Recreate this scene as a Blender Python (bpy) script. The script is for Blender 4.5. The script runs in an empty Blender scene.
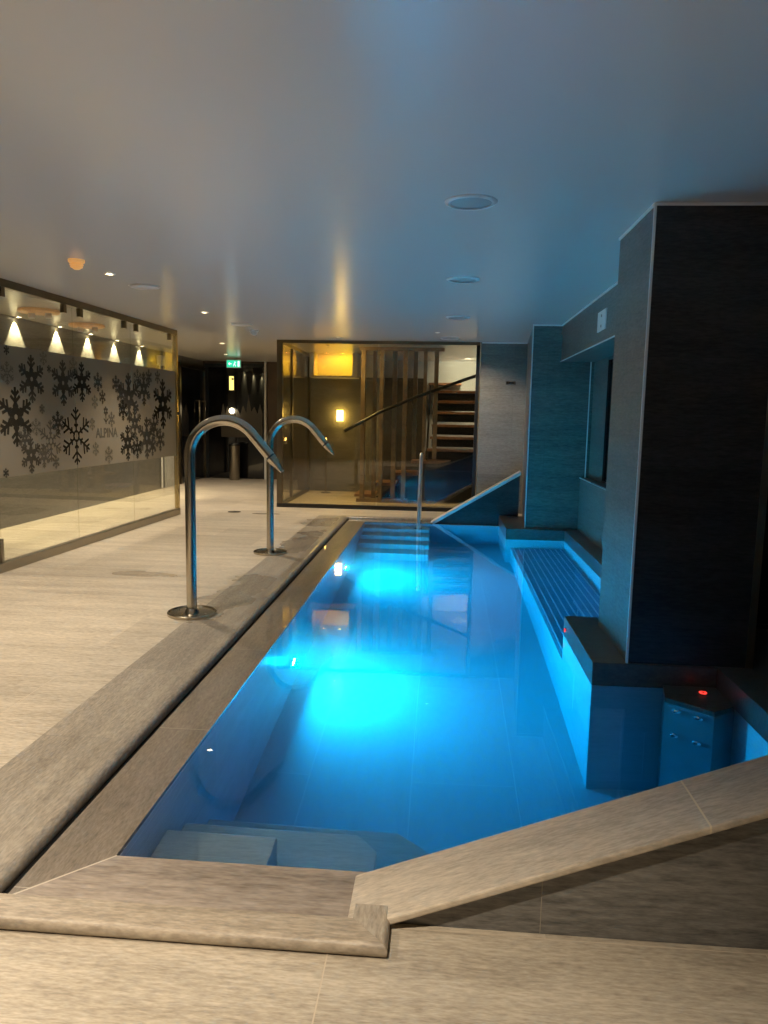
import bpy, bmesh, math, random
from math import sin, cos, pi, radians
from mathutils import Vector, Matrix
random.seed(4)
S = bpy.context.scene
COL = S.collection
CH = 2.575            # ceiling height
WZ = -0.033          # water level
# ------------------------------------------------------------------ helpers
def tag(o, label=None, cat=None, group=None, kind=None):
    if label: o['label'] = label
    if cat: o['category'] = cat
    if group: o['group'] = group
    if kind: o['kind'] = kind
    return o

def empty(name, loc=(0, 0, 0), rz=0, **k):
    o = bpy.data.objects.new(name, None)
    COL.objects.link(o)
    o.location = loc; o.rotation_euler = (0, 0, rz)
    o.empty_display_size = .1
    return tag(o, **k)

def link(name, bm, mat, parent=None, smooth=False, **k):
    me = bpy.data.meshes.new(name)
    bmesh.ops.recalc_face_normals(bm, faces=bm.faces)
    if smooth:
        for f in bm.faces: f.smooth = True
        for e in bm.edges:
            if len(e.link_faces) == 2 and e.calc_face_angle(0) > radians(40): e.smooth = False
    bm.to_mesh(me); bm.free()
    o = bpy.data.objects.new(name, me)
    COL.objects.link(o)
    for m in (mat if isinstance(mat, (list, tuple)) else [mat]): me.materials.append(m)
    if parent: o.parent = parent
    return tag(o, **k)

def box(bm, x0, x1, y0, y1, z0, z1, bev=0, mi=0):
    v = [bm.verts.new((x, y, z)) for x in (x0, x1) for y in (y0, y1) for z in (z0, z1)]
    fs = []
    for q in ((0, 1, 3, 2), (4, 6, 7, 5), (0, 4, 5, 1), (2, 3, 7, 6), (0, 2, 6, 4), (1, 5, 7, 3)):
        f = bm.faces.new([v[i] for i in q]); f.material_index = mi; fs.append(f)
    if bev:
        es = list({e for f in fs for e in f.edges})
        bmesh.ops.bevel(bm, geom=es, offset=bev, segments=2, affect='EDGES', profile=.5)
    return bm

def B(*a, **k):
    return box(bmesh.new(), *a, **k)

def prism(bm, pts, z0, z1, axis='z', bev=0):
    """polygon pts extruded along an axis. axis z: pts=(x,y); axis y: pts=(x,z); axis x: pts=(y,z)"""
    def P(a, b, c):
        return (a, b, c) if axis == 'z' else ((a, c, b) if axis == 'y' else (c, a, b))
    A = [bm.verts.new(P(p[0], p[1], z0)) for p in pts]
    C = [bm.verts.new(P(p[0], p[1], z1)) for p in pts]
    n = len(pts)
    fs = [bm.faces.new(A), bm.faces.new(C[::-1])]
    for i in range(n):
        fs.append(bm.faces.new([A[i], A[(i + 1) % n], C[(i + 1) % n], C[i]]))
    if bev:
        bmesh.ops.recalc_face_normals(bm, faces=fs)
        es = list({e for f in fs for e in f.edges})
        bmesh.ops.bevel(bm, geom=es, offset=bev, segments=2, affect='EDGES', profile=.5)
    return bm

def tube(bm, pts, r, seg=20, caps=True, sq=None):
    """round tube along pts; r scalar or list; sq = list of (a,b) half sizes for flattened section"""
    pts = [Vector(p) for p in pts]; n = len(pts)
    rs = r if isinstance(r, (list, tuple)) else [r] * n
    T = [(pts[min(i + 1, n - 1)] - pts[max(i - 1, 0)]).normalized() for i in range(n)]
    up = Vector((0, 1, 0)) if abs(T[0].y) < .9 else Vector((1, 0, 0))
    N = (up - T[0] * up.dot(T[0])).normalized()
    rings = []
    for i in range(n):
        N = (N - T[i] * N.dot(T[i])).normalized(); Bn = T[i].cross(N)
        a, b = (sq[i] if sq else (rs[i], rs[i]))
        rings.append([bm.verts.new(pts[i] + N * cos(2 * pi * k / seg) * a + Bn * sin(2 * pi * k / seg) * b) for k in range(seg)])
    for i in range(n - 1):
        for k in range(seg):
            bm.faces.new([rings[i][k], rings[i][(k + 1) % seg], rings[i + 1][(k + 1) % seg], rings[i + 1][k]])
    if caps:
        bm.faces.new(rings[0][::-1]); bm.faces.new(rings[-1])
    return bm

def lathe(bm, prof, seg=40, origin=(0, 0, 0), axis=(0, 0, 1)):
    """prof list of (r,h) revolved about an axis through origin"""
    ax = Vector(axis).normalized(); O = Vector(origin)
    q = Vector((0, 0, 1)).rotation_difference(ax)
    rings = []
    for r, h in prof:
        if r < 1e-6:
            rings.append([bm.verts.new(O + q @ Vector((0, 0, h)))])
        else:
            rings.append([bm.verts.new(O + q @ Vector((r * cos(2 * pi * k / seg), r * sin(2 * pi * k / seg), h))) for k in range(seg)])
    for a, b in zip(rings, rings[1:]):
        if len(a) == 1 and len(b) == 1: continue
        for k in range(seg):
            if len(a) == 1: bm.faces.new([a[0], b[(k + 1) % seg], b[k]])
            elif len(b) == 1: bm.faces.new([a[k], a[(k + 1) % seg], b[0]])
            else: bm.faces.new([a[k], a[(k + 1) % seg], b[(k + 1) % seg], b[k]])
    return bm

# ------------------------------------------------------------------ materials
def newmat(name):
    m = bpy.data.materials.new(name); m.use_nodes = True
    nt = m.node_tree; nt.nodes.clear()
    out = nt.nodes.new('ShaderNodeOutputMaterial')
    return m, nt, out

def pbr(name, col, rough=.5, metal=0, spec=.5, coat=0, noise=None, bump=0, nscale=20, emit=None, es=0):
    m, nt, out = newmat(name)
    p = nt.nodes.new('ShaderNodeBsdfPrincipled')
    p.inputs['Base Color'].default_value = (*col, 1)
    p.inputs['Roughness'].default_value = rough
    p.inputs['Metallic'].default_value = metal
    p.inputs['Specular IOR Level'].default_value = spec
    p.inputs['Coat Weight'].default_value = coat
    p.inputs['Coat Roughness'].default_value = .05
    if emit:
        p.inputs['Emission Color'].default_value = (*emit, 1); p.inputs['Emission Strength'].default_value = es
    if noise or bump:
        tc = nt.nodes.new('ShaderNodeTexCoord'); n = nt.nodes.new('ShaderNodeTexNoise')
        n.inputs['Scale'].default_value = nscale; n.inputs['Detail'].default_value = 4
        nt.links.new(tc.outputs['Object'], n.inputs['Vector'])
        if noise:
            r = nt.nodes.new('ShaderNodeValToRGB')
            r.color_ramp.elements[0].position = .3; r.color_ramp.elements[1].position = .7
            r.color_ramp.elements[0].color = (*[c * (1 - noise) for c in col], 1)
            r.color_ramp.elements[1].color = (*[min(1, c * (1 + noise)) for c in col], 1)
            nt.links.new(n.outputs['Fac'], r.inputs['Fac']); nt.links.new(r.outputs['Color'], p.inputs['Base Color'])
        if bump:
            b = nt.nodes.new('ShaderNodeBump'); b.inputs['Strength'].default_value = bump; b.inputs['Distance'].default_value = .005
            nt.links.new(n.outputs['Fac'], b.inputs['Height']); nt.links.new(b.outputs['Normal'], p.inputs['Normal'])
    nt.links.new(p.outputs['BSDF'], out.inputs['Surface'])
    return m

def stone(name, c0, c1, grain='x', tile=None, uv='xy', off=(0, 0), grout=(.3, .28, .25), gw=.004,
          rough=.5, bump=.3, spec=.4, coat=0, coatr=.05, var=.12, vein=.5, rvar=0, shift=0, fine=1.0, wet=None):
    """streaky porcelain tile: streaks run along `grain` ('h' = horizontal on any wall)"""
    m, nt, out = newmat(name); L = nt.links.new; N = nt.nodes.new
    tc = N('ShaderNodeTexCoord')
    def mapped(sc, loc=(0, 0, 0)):
        mp = N('ShaderNodeMapping'); mp.inputs['Scale'].default_value = sc; mp.inputs['Location'].default_value = loc
        L(tc.outputs['Object'], mp.inputs['Vector']); return mp
    al, ac, af = {'x': ((1, 9, 3), (7, 55, 20), (24, 115, 40)), 'y': ((9, 1, 3), (55, 7, 20), (115, 24, 40)), 'h': ((.8, .8, 6), (5, 5, 45), (18, 18, 95))}[grain]
    n1 = N('ShaderNodeTexNoise'); n1.inputs['Scale'].default_value = 1.0; n1.inputs['Detail'].default_value = 7; n1.inputs['Roughness'].default_value = .62; n1.inputs['Distortion'].default_value = .35
    L(mapped(al, (shift, shift, 0)).outputs[0], n1.inputs['Vector'])
    n2 = N('ShaderNodeTexNoise'); n2.inputs['Scale'].default_value = fine; n2.inputs['Detail'].default_value = 3; n2.inputs['Roughness'].default_value = .6
    L(mapped(ac).outputs[0], n2.inputs['Vector'])
    n3 = N('ShaderNodeTexNoise'); n3.inputs['Scale'].default_value = fine; n3.inputs['Detail'].default_value = 2; n3.inputs['Roughness'].default_value = .7
    L(mapped(af).outputs[0], n3.inputs['Vector'])
    m3 = N('ShaderNodeMath'); m3.operation = 'MULTIPLY'; m3.inputs[1].default_value = .44; L(n3.outputs['Fac'], m3.inputs[0])
    mm = N('ShaderNodeMath'); mm.operation = 'MULTIPLY_ADD'; mm.inputs[1].default_value = .34; L(n1.outputs['Fac'], mm.inputs[0]); L(m3.outputs[0], mm.inputs[2])
    mx = N('ShaderNodeMath'); mx.operation = 'MULTIPLY_ADD'; mx.inputs[1].default_value = .22; L(n2.outputs['Fac'], mx.inputs[0])
    L(mm.outputs[0], mx.inputs[2])
    r = N('ShaderNodeValToRGB'); r.color_ramp.elements[0].position = .5 - .125 / max(vein, .1) * .5; r.color_ramp.elements[1].position = .5 + .125 / max(vein, .1) * .5
    r.color_ramp.elements[0].color = (*c0, 1); r.color_ramp.elements[1].color = (*c1, 1)
    L(mx.outputs[0], r.inputs['Fac'])
    col = r.outputs['Color']; height = mx.outputs[0]
    if tile:
        sp = N('ShaderNodeSeparateXYZ'); L(tc.outputs['Object'], sp.inputs[0])
        cb = N('ShaderNodeCombineXYZ')
        def comp(c):
            if c in 'xyz': return sp.outputs['xyz'.index(c)]
            a = N('ShaderNodeMath'); a.operation = 'ADD'; L(sp.outputs[0], a.inputs[0]); L(sp.outputs[1], a.inputs[1]); return a.outputs[0]
        for i, c in enumerate(uv):
            ad = N('ShaderNodeMath'); ad.operation = 'ADD'; ad.inputs[1].default_value = off[i]
            L(comp(c), ad.inputs[0]); L(ad.outputs[0], cb.inputs[i])
        bt = N('ShaderNodeTexBrick'); bt.offset = tile[2] if len(tile) > 2 else .5; bt.offset_frequency = 2; bt.squash = 1
        bt.inputs['Scale'].default_value = 1; bt.inputs['Brick Width'].default_value = tile[0]; bt.inputs['Row Height'].default_value = tile[1]
        bt.inputs['Mortar Size'].default_value = gw / 2; bt.inputs['Mortar Smooth'].default_value = .3; bt.inputs['Bias'].default_value = 0
        bt.inputs['Color1'].default_value = (1 - var,) * 3 + (1,); bt.inputs['Color2'].default_value = (1 + var,) * 3 + (1,); bt.inputs['Mortar'].default_value = (1, 1, 1, 1)
        L(cb.outputs[0], bt.inputs['Vector'])
        mu = N('ShaderNodeMix'); mu.data_type = 'RGBA'; mu.blend_type = 'MULTIPLY'; mu.inputs['Factor'].default_value = 1
        L(col, mu.inputs['A']); L(bt.outputs['Color'], mu.inputs['B'])
        mg = N('ShaderNodeMix'); mg.data_type = 'RGBA'; L(bt.outputs['Fac'], mg.inputs['Factor']); L(mu.outputs['Result'], mg.inputs['A']); mg.inputs['B'].default_value = (*grout, 1)
        col = mg.outputs['Result']
    p = N('ShaderNodeBsdfPrincipled'); p.inputs['Specular IOR Level'].default_value = spec
    p.inputs['Roughness'].default_value = rough; p.inputs['Coat Weight'].default_value = coat; p.inputs['Coat Roughness'].default_value = coatr
    if wet:   # puddles and splashes: blotches near the pool edge, list of (cx, cy, rx, ry)
        sp2 = N('ShaderNodeSeparateXYZ'); L(tc.outputs['Object'], sp2.inputs[0])
        wn = N('ShaderNodeTexNoise'); wn.inputs['Scale'].default_value = 2.6; wn.inputs['Detail'].default_value = 4; L(tc.outputs['Object'], wn.inputs['Vector'])
        acc = None
        for cx, cy, rx, ry in wet:
            vs = N('ShaderNodeVectorMath'); vs.operation = 'SUBTRACT'; vs.inputs[1].default_value = (cx, cy, 0); L(tc.outputs['Object'], vs.inputs[0])
            vm = N('ShaderNodeVectorMath'); vm.operation = 'MULTIPLY'; vm.inputs[1].default_value = (1 / rx, 1 / ry, 0); L(vs.outputs[0], vm.inputs[0])
            ln = N('ShaderNodeVectorMath'); ln.operation = 'LENGTH'; L(vm.outputs[0], ln.inputs[0])
            if acc is None: acc = ln.outputs['Value']
            else:
                mn = N('ShaderNodeMath'); mn.operation = 'MINIMUM'; L(acc, mn.inputs[0]); L(ln.outputs['Value'], mn.inputs[1]); acc = mn.outputs[0]
        ad = N('ShaderNodeMath'); ad.operation = 'MULTIPLY_ADD'; ad.inputs[1].default_value = 2.6; L(wn.outputs['Fac'], ad.inputs[0]); 
        sb = N('ShaderNodeMath'); sb.operation = 'SUBTRACT'; sb.inputs[1].default_value = 1.3; L(acc, sb.inputs[0]); L(sb.outputs[0], ad.inputs[2])
        mr = N('ShaderNodeMapRange'); mr.inputs['From Min'].default_value = 1.2; mr.inputs['From Max'].default_value = .8; L(ad.outputs[0], mr.inputs['Value'])
        wm = N('ShaderNodeMix'); wm.data_type = 'RGBA'; wm.blend_type = 'MULTIPLY'; L(mr.outputs['Result'], wm.inputs['Factor']); L(col, wm.inputs['A']); wm.inputs['B'].default_value = (.80, .79, .79, 1)
        col = wm.outputs['Result']
        wr = N('ShaderNodeMapRange'); wr.inputs['To Min'].default_value = rough; wr.inputs['To Max'].default_value = .24; L(mr.outputs['Result'], wr.inputs['Value']); L(wr.outputs['Result'], p.inputs['Roughness'])
    L(col, p.inputs['Base Color'])
    b = N('ShaderNodeBump'); b.inputs['Strength'].default_value = bump; b.inputs['Distance'].default_value = .004
    L(height, b.inputs['Height']); L(b.outputs['Normal'], p.inputs['Normal'])
    if tile:
        b2 = N('ShaderNodeBump'); b2.inputs['Strength'].default_value = .5; b2.inputs['Distance'].default_value = .002; b2.invert = True
        L(bt.outputs['Fac'], b2.inputs['Height']); L(b.outputs['Normal'], b2.inputs['Normal']); L(b2.outputs['Normal'], p.inputs['Normal'])
    L(p.outputs['BSDF'], out.inputs['Surface'])
    return m

def glass(name, tint=(.92, .93, .9), gloss=1.0, rough=0.0, ior=1.45):
    m, nt, out = newmat(name); N = nt.nodes.new; L = nt.links.new
    t = N('ShaderNodeBsdfTransparent'); t.inputs[0].default_value = (*tint, 1)
    g = N('ShaderNodeBsdfGlossy'); g.inputs['Roughness'].default_value = rough; g.inputs['Color'].default_value = (gloss,) * 3 + (1,)
    f = N('ShaderNodeFresnel')
    ge = N('ShaderNodeNewGeometry'); mi = N('ShaderNodeMix'); mi.data_type = 'FLOAT'
    mi.inputs['A'].default_value = ior; mi.inputs['B'].default_value = 1 / ior
    L(ge.outputs['Backfacing'], mi.inputs['Factor']); L(mi.outputs['Result'], f.inputs['IOR'])
    x = N('ShaderNodeMixShader'); L(f.outputs[0], x.inputs[0]); L(t.outputs[0], x.inputs[1]); L(g.outputs[0], x.inputs[2])
    L(x.outputs[0], out.inputs['Surface']); return m

def emis(name, col, st):
    m, nt, out = newmat(name); e = nt.nodes.new('ShaderNodeEmission')
    e.inputs[0].default_value = (*col, 1); e.inputs[1].default_value = st
    nt.links.new(e.outputs[0], out.inputs['Surface']); return m

FL0, FL1 = (.30, .255, .195), (.56, .49, .385)
M = {}
WET = [(-1.62, 5.75, .2, .75), (-1.55, 8.3, .22, .9), (-1.62, 9.9, .25, .5), (-2.7, 6.35, .32, .12), (-2.5, 10.6, .3, .08)]
M['floor'] = stone('floor_tile', FL0, FL1, 'x', (1.2, .6, .5), 'xy', (.27, .45), grout=(.5, .42, .32), rough=.42, bump=.25, vein=.55, wet=WET, gw=.005)
M['border'] = stone('border_tile', (.17, .145, .115), (.38, .335, .27), 'y', (.9, 40, 0), 'yx', (.55, 20), grout=(.2, .17, .14), rough=.38, bump=.45, vein=.5, wet=WET)
M['kerb_front'] = stone('kerb_tile', (.27, .225, .17), (.50, .42, .32), 'x', (1.9, 4, 0), 'xy', (1.9 * 3 - .12, 2), rough=.45, bump=.3, vein=.6)
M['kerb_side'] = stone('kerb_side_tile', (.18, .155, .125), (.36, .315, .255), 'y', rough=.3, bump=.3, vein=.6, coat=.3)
M['kerb_return'] = stone('kerb_return_tile', (.25, .21, .16), (.47, .40, .31), 'y', rough=.42, bump=.3, vein=.6)
M['strip_front'] = stone('edge_tile_rough', (.15, .12, .095), (.38, .32, .265), 'x', rough=.55, bump=.9, vein=.42, fine=.6)
M['strip_wet'] = stone('wet_edge_tile', (.12, .095, .07), (.30, .25, .195), 'y', (1.2, 4, 0), 'yx', (.35, 2), grout=(.4, .35, .28), rough=.35, bump=.12, vein=.45, coat=1, coatr=.02)
M['cap'] = stone('parapet_cap_tile', (.42, .36, .28), (.68, .585, .46), 'x', (1.05, 9, 0), 'xy', (.30, 4), grout=(.7, .6, .42), gw=.006, rough=.45, bump=.35, vein=.55)
M['wall'] = stone('wall_tile_dark', (.07, .060, .05), (.185, .162, .136), 'h', (1.2, .6, .5), 'sz', (.3, .01), grout=(.06, .06, .055), rough=.38, bump=.4, spec=.45, gw=.003, vein=.5, var=.08)
M['wall_low'] = stone('parapet_tile_dark', (.10, .096, .09), (.27, .26, .24), 'h', (.96, .9, 0), 'sz', (.59, .5), grout=(.3, .27, .22), rough=.5, bump=1.0, gw=.003, vein=.5)
M['wall_black'] = stone('pillar_tile_shaded', (.022, .019, .017), (.058, .052, .047), 'h', (2.4, .6, 0), 'sz', (.3, .01), grout=(.025, .025, .022), rough=.3, bump=.3, spec=.5, gw=.003, vein=.6)  # near black: the shade on the pillar front is in the colour
M['wall_warm'] = stone('wall_tile_warm', (.12, .11, .09), (.23, .21, .17), 'h', (1.2, .6, .5), 'sz', (.1, .01), grout=(.1, .09, .08), rough=.4, bump=.6, gw=.003)
M['wall_back'] = stone('wall_tile_grey', (.13, .125, .11), (.21, .20, .18), 'h', (2.4, 1.2, 0), 'sz', (.3, .01), grout=(.08, .08, .07), rough=.35, bump=.2, gw=.003)
M['ledge'] = stone('ledge_tile', (.075, .07, .062), (.14, .13, .115), 'x', rough=.3, bump=.3, vein=.5)
M['pool'] = stone('pool_tile', (.44, .46, .45), (.52, .54, .52), 'y', (1.2, .6, .5), 'yx', (.1, .12), grout=(.62, .64, .62), rough=.5, bump=.1, vein=.6, gw=.006, var=.05)
M['poolwall'] = stone('pool_wall_tile', (.42, .44, .43), (.54, .56, .54), 'h', (1.2, .6, .5), 'sz', (.1, .1), grout=(.62, .64, .62), rough=.5, bump=.1, vein=.6, gw=.005, var=.05)
M['step'] = stone('step_tile', (.40, .39, .36), (.56, .55, .50), 'x', rough=.5, bump=.3, vein=.5)
M['steel'] = pbr('brushed_steel', (.52, .47, .38), .2, 1)
M['satin'] = pbr('satin_steel', (.75, .72, .66), .38, 1)
M['chrome'] = pbr('chrome', (.8, .8, .8), .06, 1)
M['bronze'] = pbr('bronze_frame', (.20, .165, .11), .28, 1, noise=.15, nscale=3)
M['bronze_light'] = pbr('brass_post', (.55, .44, .24), .25, 1)
M['rail'] = pbr('grey_aluminium', (.34, .31, .25), .35, 1)
M['trim'] = pbr('white_edge_trim', (.80, .80, .76), .35)
M['white'] = pbr('white_plastic', (.72, .70, .66), .35)
M['whitewall'] = pbr('pale_plaster', (.55, .54, .48), .7, noise=.06, nscale=3)
M['black'] = pbr('black_metal', (.012, .012, .012), .3)
M['rubber'] = pbr('black_rubber', (.01, .01, .01), .6)
M['grout'] = pbr('grout_line', (.5, .43, .35), .7)
M['speaker'] = pbr('speaker_grille', (.38, .37, .35), .5)
M['block'] = pbr('block_tile_shaded', (.20, .21, .21), .5, noise=.12, nscale=5)  # darkened tile: the shade of the unlit corner is in the colour
M['gap'] = pbr('kerb_gap_shadow', (.01, .01, .01), .7)
M['wood'] = stone('walnut_tread', (.13, .065, .03), (.30, .16, .085), 'x', rough=.35, bump=.1, vein=.5)
M['slat'] = pbr('timber_slat', (.20, .14, .075), .4, noise=.3, nscale=6)
M['lampwood'] = pbr('oak_lamp_ring', (.62, .36, .15), .45, noise=.2, nscale=12, emit=(1, .5, .18), es=.12)
M['darkpanel'] = pbr('dark_panel', (.02, .022, .024), .18)
M['darkglass'] = pbr('black_glass', (.006, .006, .007), .04, spec=.6)
M['glass'] = glass('clear_glass', (.93, .93, .90))
M['smoke'] = glass('smoked_glass', (.86, .84, .77), ior=1.55)
M['brown'] = pbr('brown_panel', (.10, .062, .032), .4, noise=.2, nscale=4)
M['fir'] = pbr('fir_film', (.085, .07, .05), .5)
M['grille'] = pbr('bench_slat_white', (.62, .66, .68), .4)
M['bench'] = pbr('bench_tile_blue', (.25, .33, .42), .5, noise=.1, nscale=5)
# ceiling: satin stretched foil
M['ceil'] = pbr('ceiling_satin', (.66, .635, .59), .24, spec=.75, bump=.03, nscale=2.2)

# frosted film: scatters light, partly see-through
def film(name, col, a):
    m, nt, out = newmat(name); N = nt.nodes.new; L = nt.links.new
    t = N('ShaderNodeBsdfTransparent'); t.inputs[0].default_value = (.8, .8, .76, 1)
    d = N('ShaderNodeBsdfDiffuse'); d.inputs[0].default_value = (*col, 1)
    tl = N('ShaderNodeBsdfTranslucent'); tl.inputs[0].default_value = (*col, 1)
    x1 = N('ShaderNodeMixShader'); x1.inputs[0].default_value = .45; L(d.outputs[0], x1.inputs[1]); L(tl.outputs[0], x1.inputs[2])
    x = N('ShaderNodeMixShader'); x.inputs[0].default_value = a; L(t.outputs[0], x.inputs[1]); L(x1.outputs[0], x.inputs[2])
    L(x.outputs[0], out.inputs['Surface']); return m
M['film'] = film('frosted_film', (.33, .285, .215), .80)
M['flake0'] = film('flake_faint', (.19, .165, .125), .86)
M['flake1'] = film('flake_mid', (.12, .105, .08), .88)
M['flake2'] = film('flake_dark', (.055, .048, .036), .92)

# water: real refracting surface
m, nt, out = newmat('pool_water'); N = nt.nodes.new; L = nt.links.new
p = N('ShaderNodeBsdfPrincipled'); p.inputs['Base Color'].default_value = (1, 1, 1, 1); p.inputs['Roughness'].default_value = 0
p.inputs['IOR'].default_value = 1.333; p.inputs['Transmission Weight'].default_value = 1
tc = N('ShaderNodeTexCoord'); n = N('ShaderNodeTexNoise'); n.inputs['Scale'].default_value = 1.6; n.inputs['Detail'].default_value = 2
L(tc.outputs['Object'], n.inputs['Vector']); b = N('ShaderNodeBump'); b.inputs['Strength'].default_value = .05; b.inputs['Distance'].default_value = .02
L(n.outputs['Fac'], b.inputs['Height']); L(b.outputs['Normal'], p.inputs['Normal']); L(p.outputs[0], out.inputs['Surface'])
va = N('ShaderNodeVolumeAbsorption'); va.inputs['Color'].default_value = (0.0, .66, .86, 1); va.inputs['Density'].default_value = .8
vs_ = N('ShaderNodeVolumeScatter'); vs_.inputs['Color'].default_value = (.05, 1, 1, 1); vs_.inputs['Density'].default_value = .09; vs_.inputs['Anisotropy'].default_value = .5
ad_ = N('ShaderNodeAddShader'); L(va.outputs[0], ad_.inputs[0]); L(vs_.outputs[0], ad_.inputs[1])
L(ad_.outputs[0], out.inputs['Volume'])
M['water'] = m

# ------------------------------------------------------------------ setting: floor and ceiling
ST = dict(kind='structure')
bm = bmesh.new()
box(bm, -5.6, -1.75, -1.5, 16.6, -.12, 0)               # left deck
box(bm, -1.75, 2.6, -1.5, 1.97, -.12, 0)                # in front of the pool
box(bm, -1.75, 1.4, 10.62, 16.6, -.12, 0)               # behind the pool
link('floor', bm, M['floor'], **ST)
link('ceiling', B(-5.6, 2.8, -1.5, 16.6, CH, CH + .1), M['ceil'], **ST)
# walls
link('wall_left', B(-5.6, -5.3, -1.5, 16.6, 0, CH), M['wall_back'], **ST)
link('wall_right', B(2.6, 2.8, -1.5, 5.2, -.12, CH), M['wall_black'], **ST)
link('wall_front', B(-5.6, 2.8, -1.7, -1.5, -.12, CH), M['wall_back'], **ST)
link('wall_corridor_end', B(-5.3, -2.3, 16.3, 16.5, 0, CH), M['brown'], **ST)
link('wall_stairwell_back', B(-2.6, 1.4, 15.4, 15.6, 0, CH), M['whitewall'], **ST)
link('wall_stairwell_mid', B(-2.62, -1.15, 14.1, 14.25, 0, 2.16), M['wall_back'], **ST)
link('wall_stairwell_bulkhead', B(-2.62, -1.15, 14.05, 14.3, 2.16, CH), M['whitewall'], **ST)
bm = bmesh.new(); box(bm, -2.45, -2.37, 13.62, 14.05, 2.16, CH); box(bm, -1.66, -1.58, 13.62, 14.05, 2.16, CH)  # cheeks and shelf added to cut the yellow light to a rectangle
box(bm, -2.45, -1.58, 13.62, 14.05, 2.13, 2.16)
bm2 = B(-1.148, -.34, 14.1, 14.2, 0, 2.16); link('wall_stairwell_dark', bm2, M['wall_black'], **ST)
link('wall_stairwell_light_baffle', bm, M['whitewall'], **ST)
link('wall_stairwell_right', B(1.0, 1.25, 11.75, 15.5, 0, CH), M['whitewall'], **ST)
link('wall_stairwell_left', B(-2.75, -2.62, 14.1, 16.3, 0, CH), M['brown'], **ST)
link('wall_far', B(.545, 1.4, 11.45, 11.75, -.12, CH), M['wall_warm'], **ST)

# ------------------------------------------------------------------ pool shell
PX0, PX1, PY0, PY1, PB = -1.045, .88, 2.24, 10.26, -1.40
link('pool_floor', B(PX0 - .25, 1.75, PY0 - .25, PY1 + .2, PB - .12, PB), M['pool'], **ST)
link('pool_wall_left', B(PX0 - .25, PX0, PY0 - .25, PY1 + .2, PB, -.05), M['poolwall'], **ST)
bm = bmesh.new(); box(bm, PX0, -.2, PY0 - .12, PY0, PB, -.045); box(bm, -.2, 1.56, 2.17, 2.21, PB, -.02)
link('pool_wall_near', bm, M['poolwall'], **ST)
link('pool_wall_far', B(PX0, 1.1, PY1, PY1 + .15, PB, -.05), M['poolwall'], **ST)
link('pool_wall_right', B(1.56, 1.75, 2.0, 4.11, PB, -.035), M['poolwall'], **ST)
# near plinth: submerged part pool tiled, dry part dark
link('pool_plinth_near', B(.88, 1.75, 4.11, 5.1, PB, -.034), M['poolwall'], **ST)
link('pool_plinth_far', B(.82, 1.75, 9.15, PY1, PB, -.034), M['poolwall'], **ST)
link('pool_wall_niche', B(1.53, 1.75, 5.1, 9.15, PB, -.034), M['poolwall'], **ST)
bm = bmesh.new()
prism(bm, [(.88, 4.11), (1.56, 4.11), (1.56, 2.17), (2.6, 2.17), (2.6, 5.1), (.88, 5.1)], -.034, .1, bev=.004)
link('pool_ledge_near', bm, M['ledge'], **ST)
bm = bmesh.new()
prism(bm, [(.82, 9.15), (1.53, 9.15), (1.53, 5.1), (1.9, 5.1), (1.9, 10.4), (.82, 10.4)], -.034, .1, bev=.004)
link('pool_ledge_far', bm, M['ledge'], **ST)

# water surface
e = .006     # the body of water reaches a little into the basin walls
pts = [(PX0 - e, PY0 - e), (-.2 - e, PY0 - e), (-.2 - e, 2.21 - .03), (1.56 + e, 2.21 - .03), (1.56 + e, 4.11 + e), (.88 + e, 4.11 + e), (.88 + e, 5.1 - e), (1.53 + e, 5.1 - e), (1.53 + e, 9.15 + e), (.82 + e, 9.15 + e), (.82 + e, PY1 + e), (PX0 - e, PY1 + e)]
link('pool_water', prism(bmesh.new(), pts, PB - .04, WZ), M['water'], kind='stuff', label='still blue lit water filling the swimming pool', cat='water')

# ------------------------------------------------------------------ edges of the pool
def bullnose(x0, x1, z0, z1, nose, n=8):
    """profile (u,z) of a tile with a rounded nose on the +u side"""
    r = (z1 - z0) / 2
    pts = [(x0, z0), (x0, z1)]
    for i in range(n + 1):
        a = pi / 2 - pi * i / n
        pts.append((x1 - nose + nose * cos(a), (z0 + z1) / 2 + r * sin(a)))
    return pts
link('pool_border_left', B(-1.75, -1.42, 1.9, 10.62, -.12, .001), M['border'], **ST)
bm = prism(bmesh.new(), bullnose(-1.415, -1.316, -.062, .006, .038), 1.97, 10.52, axis='y')
box(bm, -1.418, -1.36, 1.97, 10.52, -.12, -.062)
link('pool_kerb_left', bm, M['kerb_side'], smooth=True, **ST)
bm = prism(bmesh.new(), [(-p_[0], p_[1]) for p_ in bullnose(-10.62, -10.50, -.062, .006, .038)], -1.42, -.12, axis='x')
link('pool_kerb_far', bm, M['kerb_side'], smooth=True, **ST)
link('kerb_gap_shadow', B(-1.35, -1.29, 1.97, 10.53, -.12, -.045), M['gap'], **ST)  # black strip paints the shadow in the gap under the kerb nose
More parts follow.
